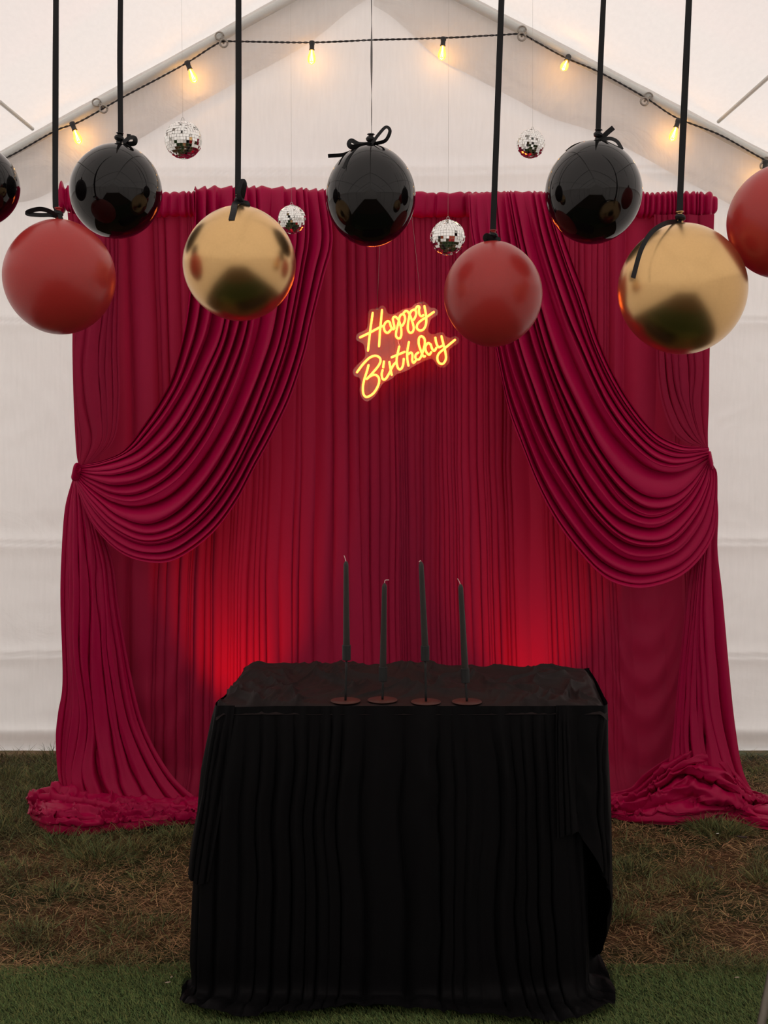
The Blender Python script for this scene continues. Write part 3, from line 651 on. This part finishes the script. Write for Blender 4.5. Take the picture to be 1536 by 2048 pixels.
# ================================================================== DISCO BALLS
def disco(cx, cy, r, Y, label, seed, stx=0):
    c = P(cx, cy, Y); s_ = scale_at(Y, c[2]); R = r/s_; rs = np.random.RandomState(seed)
    t = thing('disco_ball', label, 'disco ball', c-[0, 0, R], 'mirrored disco balls hung on fine threads')
    tilt = rs.uniform(-.12, .12, 2); axis = np.array([tilt[0], tilt[1], 1]); X, Yx, Z = axes_for(axis)
    def sp(la, lo, q=1.0): return c+R*q*(math.cos(la)*math.cos(lo)*X+math.cos(la)*math.sin(lo)*Yx+math.sin(la)*Z)
    V, Fc = lathe(c, axis, [(R*.972*math.cos(a), R*.972*math.sin(a)) for a in np.linspace(-1.56, 1.56, 24)], 40); MB().add(V, Fc).build('silver_core', M['core'], t)
    mb = MB(); nr = 19; dl = np.pi/nr
    for i in range(nr):
        la = -np.pi/2+(i+.5)*dl
        if abs(la) > 1.50: continue
        k_ = max(5, int(round(2*np.pi*math.cos(la)/dl))); o0 = rs.rand()*6
        for j in range(k_):
            lo = o0+2*np.pi*j/k_; g = .46; a, b = dl*g, 2*np.pi/k_*g; tl = rs.normal(0, .018, 2)
            qs = [(-a, -b), (-a, b), (a, b), (a, -b)]; vv = []
            for (da, db) in qs: vv.append(sp(la+da, lo+db, 1.0+tl[0]*da/dl+tl[1]*db*k_/6.3))
            vi = [p-(p-c)/np.linalg.norm(p-c)*R*.03 for p in vv]
            mb.add(vv+vi, [(0, 1, 2, 3), (0, 4, 5, 1), (1, 5, 6, 2), (2, 6, 7, 3), (3, 7, 4, 0)])
    o = mb.build('mirror_tiles', M['mirror'], t, smooth=False); o['kind'] = 'stuff'
    V, Fc = lathe(c+Z*R*.985, axis, [(R*.20, 0), (R*.19, R*.03), (R*.06, R*.05)], 16); MB().add(V, Fc).build('cap', M['core'], t)
    a = np.linspace(0, 2*np.pi, 15); q = c+Z*R*1.10
    MB().tube(np.stack([q[0]+R*.07*np.cos(a), q[1]+0*a, q[2]+R*.10*np.sin(a)], -1), R*.018, 6).build('hanging_loop', M['core'], t)
    top = np.array([c[0]+stx, Y, 0]); top[2] = float(roof_z(np.array(top[0])))-.03
    MB().tube([q+[0, 0, R*.1], top], .00035, 4).build('thread', M['core'], t)
disco(366.5, 280, 37, 4.9, 'mirrored disco ball hanging at upper left before the white gable', 1)
disco(584, 439, 28, 5.3, 'mirrored disco ball partly behind the left gold balloon', 2)
disco(895.5, 475, 34.5, 4.8, 'mirrored disco ball between the centre black balloon and the red balloon', 3)
disco(1061.5, 288, 28, 5.3, 'mirrored disco ball hanging at upper right before the white gable', 4)

# ================================================================== TABLE UNDER BLACK CLOTH
ZT = .945; YT0, YT1 = 3.96, 4.58
tb = thing('tablecloth', 'long black velvet cloth draped over the table down to the turf', 'tablecloth', (P(815, 1990, YT0)[0], 4.27, 0))
def bz(px, top, pts): return kp(px, pts)
def ks(*a): return kp([(x, y) for x, y, *_ in a], [q[2] for q in a])
g = None
front = [ks((470, 1378, 4.25), (430, 1560, 4.22), (412, 1750, 4.16), (400, 1900, 4.10), (394, 1950, (.05,)), (378, 1972, g), (364, 1992, g)),
    ks((434, 1411, 3.985), (418, 1560, 3.96), (406, 1750, 3.95), (400, 1900, 3.945), (398, 1975, (.03,)), (385, 2005, g), (372, 2026, g)),
    ks((560, 1412, 3.955), (556, 1560, 3.945), (550, 1750, 3.94), (546, 1900, 3.94), (544, 1985, (.02,)), (535, 2020, g), (525, 2046, g)),
    ks((680, 1412, 3.95), (678, 1560, 3.945), (674, 1750, 3.94), (672, 1900, 3.94), (670, 1985, (.02,)), (668, 2012, g), (664, 2034, g)),
    ks((800, 1412, 3.95), (800, 1560, 3.945), (800, 1750, 3.94), (800, 1900, 3.94), (800, 1985, (.02,)), (802, 2010, g), (804, 2030, g)),
    ks((930, 1412, 3.95), (932, 1560, 3.945), (935, 1750, 3.94), (938, 1900, 3.94), (940, 1988, (.02,)), (945, 2018, g), (950, 2042, g)),
    ks((1050, 1412, 3.955), (1055, 1560, 3.945), (1062, 1750, 3.94), (1070, 1900, 3.94), (1080, 1985, (.02,)), (1095, 2025, g), (1110, 2055, g)),
    ks((1125, 1411, 3.965), (1140, 1560, 3.95), (1152, 1750, 3.94), (1160, 1900, 3.94), (1168, 1980, (.03,)), (1185, 2010, g), (1205, 2030, g)),
    ks((1150, 1400, 4.10), (1160, 1560, 4.10), (1164, 1750, 4.08), (1168, 1900, 4.06), (1172, 1962, (.04,)), (1200, 1985, g), (1230, 2003, g)),
    ks((1165, 1370, 4.42), (1168, 1500, 4.42), (1168, 1650, 4.42), (1168, 1800, 4.42), (1168, 1850, (.04,)), (1175, 1862, g), (1185, 1875, g))]
S = fold_surface(front, 700, 170, 30, .014, 101, sharp=.8, lean=.4, ratio=.3, drift=.4, ampv=lambda v: np.interp(v, [0, .05, .2, .86, .92, 1], [0, .4, 1, 1.0, .7, .25]), amprand=1.0)
S[..., 2] = np.maximum(S[..., 2], .004)
hemw = sstep(.88, .97, np.linspace(0, 1, 170))[None]; uu = np.linspace(0, 1, 700)[:, None]; S[..., 2] += hemw*.016*(1.5+fbm(uu*26, np.linspace(0, 1, 170)[None]*9+0*uu, 77, 3))
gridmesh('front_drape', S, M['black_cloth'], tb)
right = [ks((1112, 1411, 3.935), (1113, 1500, 3.93), (1114, 1600, 3.915), (1115, 1676, 3.91)),
    ks((1130, 1411, 3.925), (1134, 1500, 3.915), (1138, 1600, 3.905), (1142, 1668, 3.90)),
    ks((1146, 1411, 3.94), (1150, 1500, 3.94), (1154, 1600, 3.93), (1160, 1668, 3.92)),
    ks((1182, 1411, 3.955), (1184, 1540, 3.95), (1190, 1650, 3.945), (1196, 1730, 3.94)),
    ks((1214, 1409, 3.98), (1215, 1540, 3.975), (1219, 1700, 3.975), (1221, 1800, 3.975)),
    ks((1207, 1390, 4.14), (1216, 1550, 4.12), (1220, 1720, 4.10), (1220, 1830, 4.08), (1206, 1885, 4.06)),
    ks((1192, 1360, 4.40), (1208, 1550, 4.34), (1208, 1700, 4.30), (1204, 1830, 4.26), (1188, 1918, 4.22)), ks((1178, 1338, 4.60), (1180, 1520, 4.55), (1166, 1700, 4.50), (1150, 1840, 4.45), (1138, 1915, 4.42))]
S = fold_surface(right, 260, 120, 10, .008, 103, sharp=.9, lean=.3, ratio=.35, drift=.5, amprand=.7, ampv=lambda v: np.interp(v, [0, .25, 1], [0, .8, 1]))
gridmesh('right_overhang', S, M['black_cloth'], tb)
left = [ks((470, 1411, 3.945), (452, 1560, 3.935), (432, 1680, 3.93), (418, 1762, 3.925)),
    ks((450, 1411, 3.955), (425, 1560, 3.94), (404, 1690, 3.935), (395, 1768, 3.93)),
    ks((431, 1409, 3.985), (406, 1580, 3.97), (386, 1690, 3.965), (379, 1752, 3.965)),
    ks((454, 1386, 4.18), (414, 1560, 4.18), (394, 1680, 4.18), (388, 1742, 4.18)),
    ks((486, 1345, 4.52), (452, 1500, 4.52), (436, 1620, 4.52), (434, 1690, 4.52)), ks((500, 1342, 4.60), (480, 1500, 4.60), (470, 1620, 4.60), (470, 1690, 4.60))]
S = fold_surface(left, 200, 110, 7, .007, 105, sharp=.9, lean=.3, ratio=.35, amprand=.7, ampv=lambda v: np.interp(v, [0, .25, 1], [0, .8, 1])); gridmesh('left_overhang', S, M['black_cloth'], tb)
back = [ks((x, 1338, 4.60), (x, 1480, 4.62), (x, 1640, 4.63), (x, 1800, 4.63)) for x in (486, 650, 830, 1000, 1180)]
gridmesh('back_drape', fold_surface(back, 200, 50, 16, .012, 107, side=1), M['black_cloth'], tb)
def ztop(x, y, hi=True):
    xl = P(432, 1412, YT0)[0]; xr = P(1216, 1412, YT0)[0]
    s = (x-xl)/(xr-xl); t = (y-YT0)/(YT1-YT0)
    w1 = fbm(s*3.0+7, t*1.8, 200, 2)
    r1 = 1-np.abs(fbm(s*7+1.1*w1+t*1.3, t*1.5+s*2, 201, 3))*2.4
    r2 = 1-np.abs(fbm(s*15-t*2.0+w1*1.5, t*2.2-s*3, 205, 3))*2.4
    edge = sstep(0, .06, t)
    env = edge*sstep(1.03, .93, s)*.7+.05
    h = env*(.030*np.clip(r1, -.2, 1)**2*np.sign(r1)+.021*np.clip(r2, -.2, 1)**2*np.sign(r2))+.012*fbm(s*2.3, t*2, 209, 2)*edge
    h = h*(1-.45*sstep(.6, .95, t))
    h = h*(1-.93*sstep(.30, .14, t)*sstep(.20, .26, s)*sstep(.76, .70, s))
    h = h+.013*sstep(.75, 1, t)*(.5+.5*vnoise(s*6, 0*s, 211))*(1-.6*sstep(.8, 1, s)) - .004*(1-edge)
    return ZT+h
nx, ny = 520, 170; s = np.linspace(0, 1, nx); t = np.linspace(0, 1, ny); Sg, Tg = np.meshgrid(s, t, indexing='ij')
xlf, xrf = P(432, 1412, YT0)[0], P(1216, 1412, YT0)[0]; xlb, xrb = P(492, 1338, YT1)[0], P(1180, 1345, YT1)[0]
XT = (xlf+(xlb-xlf)*Tg)+Sg*((xrf+(xrb-xrf)*Tg)-(xlf+(xlb-xlf)*Tg)); YT = YT0+(YT1+.02-YT0)*Tg; ZTt = ztop(XT, YT)
# roll over the edges
ef = sstep(.035, 0, Tg); ZTt = ZTt-.020*ef**2+.0; YT = YT-.012*ef
es_ = np.maximum(sstep(.03, 0, Sg), sstep(.97, 1, Sg)); ZTt = ZTt-.02*es_**2; eb = sstep(.95, 1, Tg); ZTt = ZTt-.05*eb**2
gridmesh('top_drape', np.stack([XT, YT, ZTt], -1), M['black_top_lit'], tb)

# ================================================================== CANDLES
def candle(wick, top, cup1, cup0, base, dk, label):
    Yb = G(base[0], base[1], ZT+.004)[1]; b = G(base[0], base[1], ZT+.004); zc = float(ztop(np.array(b[0]), np.array(b[1])))
    rr = 30/scale_at(Yb, ZT)
    q = [ztop(np.array(b[0]+rr*math.cos(a)*f), np.array(b[1]+rr*math.sin(a)*f)) for a in np.linspace(0, 6.28, 16) for f in (.4, 1)]
    b[2] = float(np.max(q))+.001
    Yb = b[1]; s_ = scale_at(Yb, 1.1)
    t = thing('candle_holder', label[0], 'candle holder', b, 'black iron candle holders on the table'); c = thing('candle', label[1], 'candle', P(*cup1, Yb), 'black taper candles in holders')
    V, Fc = lathe(b, (0, 0, 1), [(rr*.97, 0), (rr, .001), (rr, .0025), (rr*.98, .0035), (.001, .0036)], 48); MB().add(V, Fc).build('base_disc', M['rust'], t)['label'] = 'reddish-brown round base disc'
    c0, c1 = P(*cup0, Yb), P(*cup1, Yb); d = c1-c0; L = np.linalg.norm(d); d /= L
    MB().tube([b+[0, 0, .002]+(c0+d*.002-b-[0, 0, .002])*q for q in np.linspace(0, 1, 6)], .0040, 14).build('stem', M['iron'], t)
    V, Fc = lathe(c0, d, [(.001, 0), (.0130, 0), (.0138, .001), (.0138, L-.001), (.0130, L), (.0105, L), (.0105, L-.015)], 40); MB().add(V, Fc).build('cup', M['iron'], t, smooth=False)
    tp = P(*top, Yb); d2 = tp-c1; L2 = np.linalg.norm(d2); d2 /= L2; m_ = -.018
    pr = [(.0098, m_)]+[(.0110-.0030*q, q*(L2-.012)) for q in np.linspace(0, 1, 10)]+[(.0070, L2-.008), (.0048, L2-.003), (.002, L2-.0005)]
    V, Fc = lathe(c1, d2, pr, 24); MB().add(V, Fc).build('wax_taper', M['candle'], c)
    wk = [tp-d2*.003]+[P(*w_, Yb) for w_ in wick]; MB().tube(catmull(np.array(wk), 10), .0011, 6).build('wick', M['wick'], c)
candle([(690, 1116), (688, 1111)], (692, 1122), (693, 1290), (693, 1320), (691, 1402), 0, ('tall black candle holder at the left end of the row, on a rusty disc', 'tall black taper candle at the left end of the row of four'))
candle([(770, 1161), (774, 1160), (778, 1160)], (769, 1166), (766, 1333), (766, 1362), (765, 1400), 0, ('short black candle holder second from the left, on a rusty disc', 'low black taper candle second from the left, wick bent to the right'))
candle([(841, 1121), (838, 1124)], (842, 1123), (850, 1291), (850.5, 1321), (852, 1403), 0, ('tall black candle holder third from the left, on a rusty disc', 'tall black taper candle third from the left with a folded wick'))
candle([(918, 1162), (915, 1157)], (921, 1168), (930, 1336), (931, 1365), (934, 1403), 0, ('short black candle holder at the right end of the row, on a rusty disc', 'low black taper candle at the right end, leaning left'))

# ================================================================== GRASS
def blades(name, bx, by, ang, L, W, lift, cols, mat, z0=0.0, nseg=3, seed=0, curl=.5):
    rs = np.random.RandomState(seed); n = len(bx)
    dx, dy = np.cos(ang), np.sin(ang); t = np.linspace(0, 1, nseg+1)
    hor = L[:, None]*np.cos(lift)[:, None]*t; ver = L[:, None]*(np.sin(lift)[:, None]*t*(1-curl*t)); side = (rs.rand(n)-.5)[:, None]*L[:, None]*.5*t**2
    cx = bx[:, None]+dx[:, None]*hor-dy[:, None]*side; cy = by[:, None]+dy[:, None]*hor+dx[:, None]*side; cz = z0+ver+.001
    wa = rs.rand(n)*np.pi; wx, wy = np.cos(wa), np.sin(wa)
    wv = W[:, None]*(1-t*.85)/2
    Lf = np.stack([cx-wx[:, None]*wv, cy-wy[:, None]*wv, cz], -1); Rt = np.stack([cx+wx[:, None]*wv, cy+wy[:, None]*wv, cz], -1)
    V = np.stack([Lf, Rt], 2).reshape(n, -1, 3); m = 2*(nseg+1)
    f = np.array([[2*i, 2*i+1, 2*i+3, 2*i+2] for i in range(nseg)]); Fc = (f[None]+(np.arange(n)*m)[:, None, None]).reshape(-1, 4)
    o = mesh(name, V.reshape(-1, 3), Fc, mat, origin=(0, 5, 0), smooth=False)
    a = o.data.color_attributes.new('col', 'FLOAT_COLOR', 'POINT'); cc = np.ones((n, m, 4), np.float32); cc[:, :, :3] = cols[:, None, :]
    a.data.foreach_set('color', cc.ravel()); return o
rs = np.random.RandomState(77)
YTF = 4.17
def patch_green(px, py):
    """how green the natural grass is, mapped where the photograph shows the tufts"""
    g = .0+0*px
    for (cx, cy, rx, ry, a) in ((60, 1560, 190, 95, 1), (40, 1660, 150, 60, .8), (200, 1690, 120, 45, .95), (330, 1670, 90, 35, .8), (130, 1790, 60, 30, .5), (60, 1870, 80, 35, .7),
        (260, 1860, 70, 30, .5), (1440, 1640, 75, 38, 1), (1250, 1720, 75, 60, .7), (1390, 1755, 60, 28, .85), (1230, 1800, 50, 50, .75), (1350, 1860, 55, 30, .8), (1530, 1740, 40, 32, .9), (1440, 1930, 120, 25, .7),
        (1510, 1935, 50, 20, .9), (1290, 1780, 50, 30, .5), (230, 1930, 150, 20, .5), (1500, 1530, 40, 25, .4), (110, 1745, 90, 25, .4), (20, 1760, 60, 30, .6)):
        g = np.maximum(g, a*np.exp(-(((px-cx)/rx)**2+((py-cy)/ry)**2)**1.2))
    return g
def w2p(x, y):
    d = y*ct+CAMH*st; v = -y*st+CAMH*ct; return 768+F*x/d, 1024+F*v/d
n = 110000
bx = rs.uniform(-2.9, 2.9, n); by = YTF-.06+rs.rand(n)**1.25*(YW-.03-YTF); px, py = w2p(bx, by)
keep = (px > -60) & (px < 1600); bx, by, px, py = bx[keep], by[keep], px[keep], py[keep]
gn = patch_green(px, py)*1.0+.25*fbm(bx*3, by*3, 300, 4)+.02
isg = rs.rand(len(bx)) < np.clip(gn*1.15, .04, .95)
bare = vnoise(bx*1.6, by*2.2, 310) > .25; soil = (~isg) & bare & (rs.rand(len(bx)) < .35)
bx, by, px, py, gn, isg = [a[~soil] for a in (bx, by, px, py, gn, isg)]
d_ = ~isg; m = d_.sum()
cd = np.array([.36, .20, .105])[None]*rs.uniform(.4, 1.6, m)[:, None]*np.array([1, 1, 1])[None]; cd[:, 1] *= rs.uniform(.9, 1.25, m)
o = blades('dead_grass', bx[d_], by[d_], rs.rand(m)*6.28, rs.uniform(.03, .085, m), rs.uniform(.0016, .0032, m), rs.uniform(.05, .5, m), cd, M['blade'], seed=1)
tag(o, 'dry brown matted grass covering the ground between turf strip and tent wall', 'grass', kind='stuff')
m = isg.sum(); gg = gn[isg]
cg = np.array([.105, .125, .050])[None]*rs.uniform(.4, 1.6, m)[:, None]; cg[:, 0] *= rs.uniform(.8, 1.7, m)
o = blades('green_grass', bx[isg], by[isg], rs.rand(m)*6.28, rs.uniform(.04, .12, m)*(.6+.6*np.clip(gg, 0, 1)), rs.uniform(.002, .004, m), rs.uniform(.25, 1.15, m), cg, M['blade'], seed=2, curl=.35)
tag(o, 'green grass tufts growing among the dry grass and along the tent wall', 'grass', kind='stuff')
# distinct clumps and long wisps
T = []
for (px_, py_, r_, n_, L_) in ((1440, 1665, .10, 420, .13), (1405, 1655, .06, 160, .11), (1475, 1668, .06, 150, .11), (1385, 1775, .09, 260, .08), (1255, 1745, .12, 320, .10), (1240, 1835, .07, 200, .10), (1340, 1850, .06, 150, .07), (1365, 1895, .06, 150, .06),
        (1525, 1762, .08, 260, .09), (1440, 1932, .14, 260, .06), (1520, 1940, .09, 200, .06), (200, 1720, .12, 420, .12), (165, 1700, .08, 200, .12), (275, 1702, .10, 240, .10), (355, 1675, .08, 200, .09), (120, 1690, .12, 260, .13), (30, 1650, .16, 420, .14), (90, 1570, .16, 420, .13), (20, 1560, .16, 360, .13),
        (110, 1515, .10, 260, .12), (60, 1508, .12, 300, .12), (10, 1508, .10, 260, .12), (110, 1540, .10, 200, .12), (50, 1600, .14, 300, .13), (30, 1740, .10, 200, .10), (110, 1785, .07, 130, .09), (290, 1760, .08, 150, .08), (50, 1862, .08, 200, .08), (240, 1872, .08, 160, .07), (330, 1850, .07, 120, .07),
        (215, 1925, .10, 160, .05), (1500, 1512, .08, 120, .09), (1525, 1545, .08, 120, .08), (1490, 1560, .06, 100, .08), (1300, 1790, .07, 120, .08)):
    c = G(px_, py_); a_ = rs.rand(n_)*6.28; q_ = np.sqrt(rs.rand(n_))*r_
    T.append(np.stack([c[0]+np.cos(a_)*q_*1.3, c[1]+np.sin(a_)*q_, a_+rs.normal(0, .7, n_), L_*rs.uniform(.45, 1.15, n_)*(1.15-.5*q_/r_), 1.25-.8*q_/r_+rs.normal(0, .2, n_)], -1))
T = np.vstack(T); T = T[T[:, 1] < YW-.09]; m = len(T)
cg = np.array([.100, .130, .048])[None]*rs.uniform(.35, 1.7, m)[:, None]; cg[:, 0] *= rs.uniform(.8, 1.7, m)
o = blades('tall_grass', T[:, 0], T[:, 1], T[:, 2], T[:, 3]*1.05, rs.uniform(.0022, .0042, m), T[:, 4].clip(.2, 1.45), cg, M['blade'], seed=5, nseg=4, curl=.42)
tag(o, 'longer green grass clumps standing beside the pooled hems and along the wall', 'grass', kind='stuff')
# turf strip
n = 120000; bx = rs.uniform(-1.75, 1.75, n); by = rs.uniform(3.55, YTF, n)+.012*vnoise(bx*9, bx*0, 5)
_px, _py = w2p(bx, by); _k = ~((_px > 366) & (_px < 1228) & (_py < np.interp(_px, [364, 372, 525, 664, 804, 950, 1110, 1205, 1230], [1992, 2022, 2040, 2028, 2024, 2036, 2049, 2024, 1998])-6) & (_py > 1900+60*(_px < 400)+40*(_px > 1170))); bx, by = bx[_k], by[_k]; n = len(bx)
tc_ = np.array([.105, .155, .050])[None]*rs.uniform(.45, 1.5, n)[:, None]; tc_[:, 0] *= rs.uniform(.8, 1.4, n)
o = blades('turf_pile', bx, by, rs.normal(2.6, .8, n), rs.uniform(.014, .028, n), rs.uniform(.002, .0034, n), rs.uniform(.5, 1.3, n), tc_, M['blade'], z0=.004, nseg=2, seed=3)
tag(o, 'short bright green artificial turf pile in the foreground strip', 'turf', kind='stuff')
ty = np.linspace(1.5, YTF, 20); tx = np.linspace(-2.6, 2.6, 60); TX, TY = np.meshgrid(tx, ty, indexing='ij'); TY = TY+(TY > 4.1)*.012*vnoise(TX*9, TX*0, 5)
top_ = np.stack([TX, TY, 0*TX+.004], -1); tm = gridmesh('turf_mat', top_, M['turf']); sm_ = tm.modifiers.new('thick', 'SOLIDIFY'); sm_.thickness = .006
tag(tm, 'green artificial turf runner laid in the foreground under the black table', 'turf')

# leaves and scraps
def leaf(px, py, L, ang, mat, label, z=.02):
    c = G(px, py, z); u = np.linspace(-1, 1, 9); V = []; n = 9
    for a in u:
        wd = .45*L*(1-a*a)**.7
        for b in (-1, 0, 1): V.append((a*L*math.cos(ang)-b*wd*math.sin(ang)+c[0], a*L*math.sin(ang)+b*wd*math.cos(ang)+c[1], z+abs(b)*L*.25+.1*L*a*a))
    Fc = [(i*3+j, i*3+j+1, i*3+j+4, i*3+j+3) for i in range(8) for j in range(2)]
    o = mesh('leaf', V, Fc, M[mat]); s2 = o.modifiers.new('thick', 'SOLIDIFY'); s2.thickness = .0008
    return tag(o, label, 'leaf')
leaf(336, 1966, .010, .3, 'leaf', 'pale dry leaf scrap on the turf left of the table, the nearer one')
leaf(343, 1955, .007, 1.2, 'leaf', 'pale dry leaf scrap on the turf left of the table, the farther one')
leaf(1474, 1956, .009, .2, 'leaf', 'small reddish-tan leaf lying on the turf at right')
leaf(1484, 1676, .022, -.3, 'leaf_d', 'dark brown leaf beside the green tuft at right', .03)
leaf(1422, 1736, .018, 2.0, 'leaf_d', 'dark brown curled leaf on dry grass at right', .03)
leaf(1435, 1668, .008, .4, 'litter', 'tiny white scrap in front of the green tuft at right', .04)
# pole leg entering at lower right corner
a = P(1545, 1940, 3.55); b = P(1508, 2120, 3.45); b[2] = max(b[2], .02); t = thing('stand_leg', 'grey-tan metal stand leg entering at the lower right corner', 'stand', b)
a = a+(a-b)*1.2
MB().tube([b+(a-b)*q for q in np.linspace(0, 1, 6)], .013, 18).build('leg', M['tan_pole'], t); V, Fc = lathe(b-[0, 0, .01], (0, 0, 1), [(.016, -.006), (.018, 0), (.018, .02), (.015, .024)], 18); MB().add(V, Fc).build('foot', M['cord'], t)
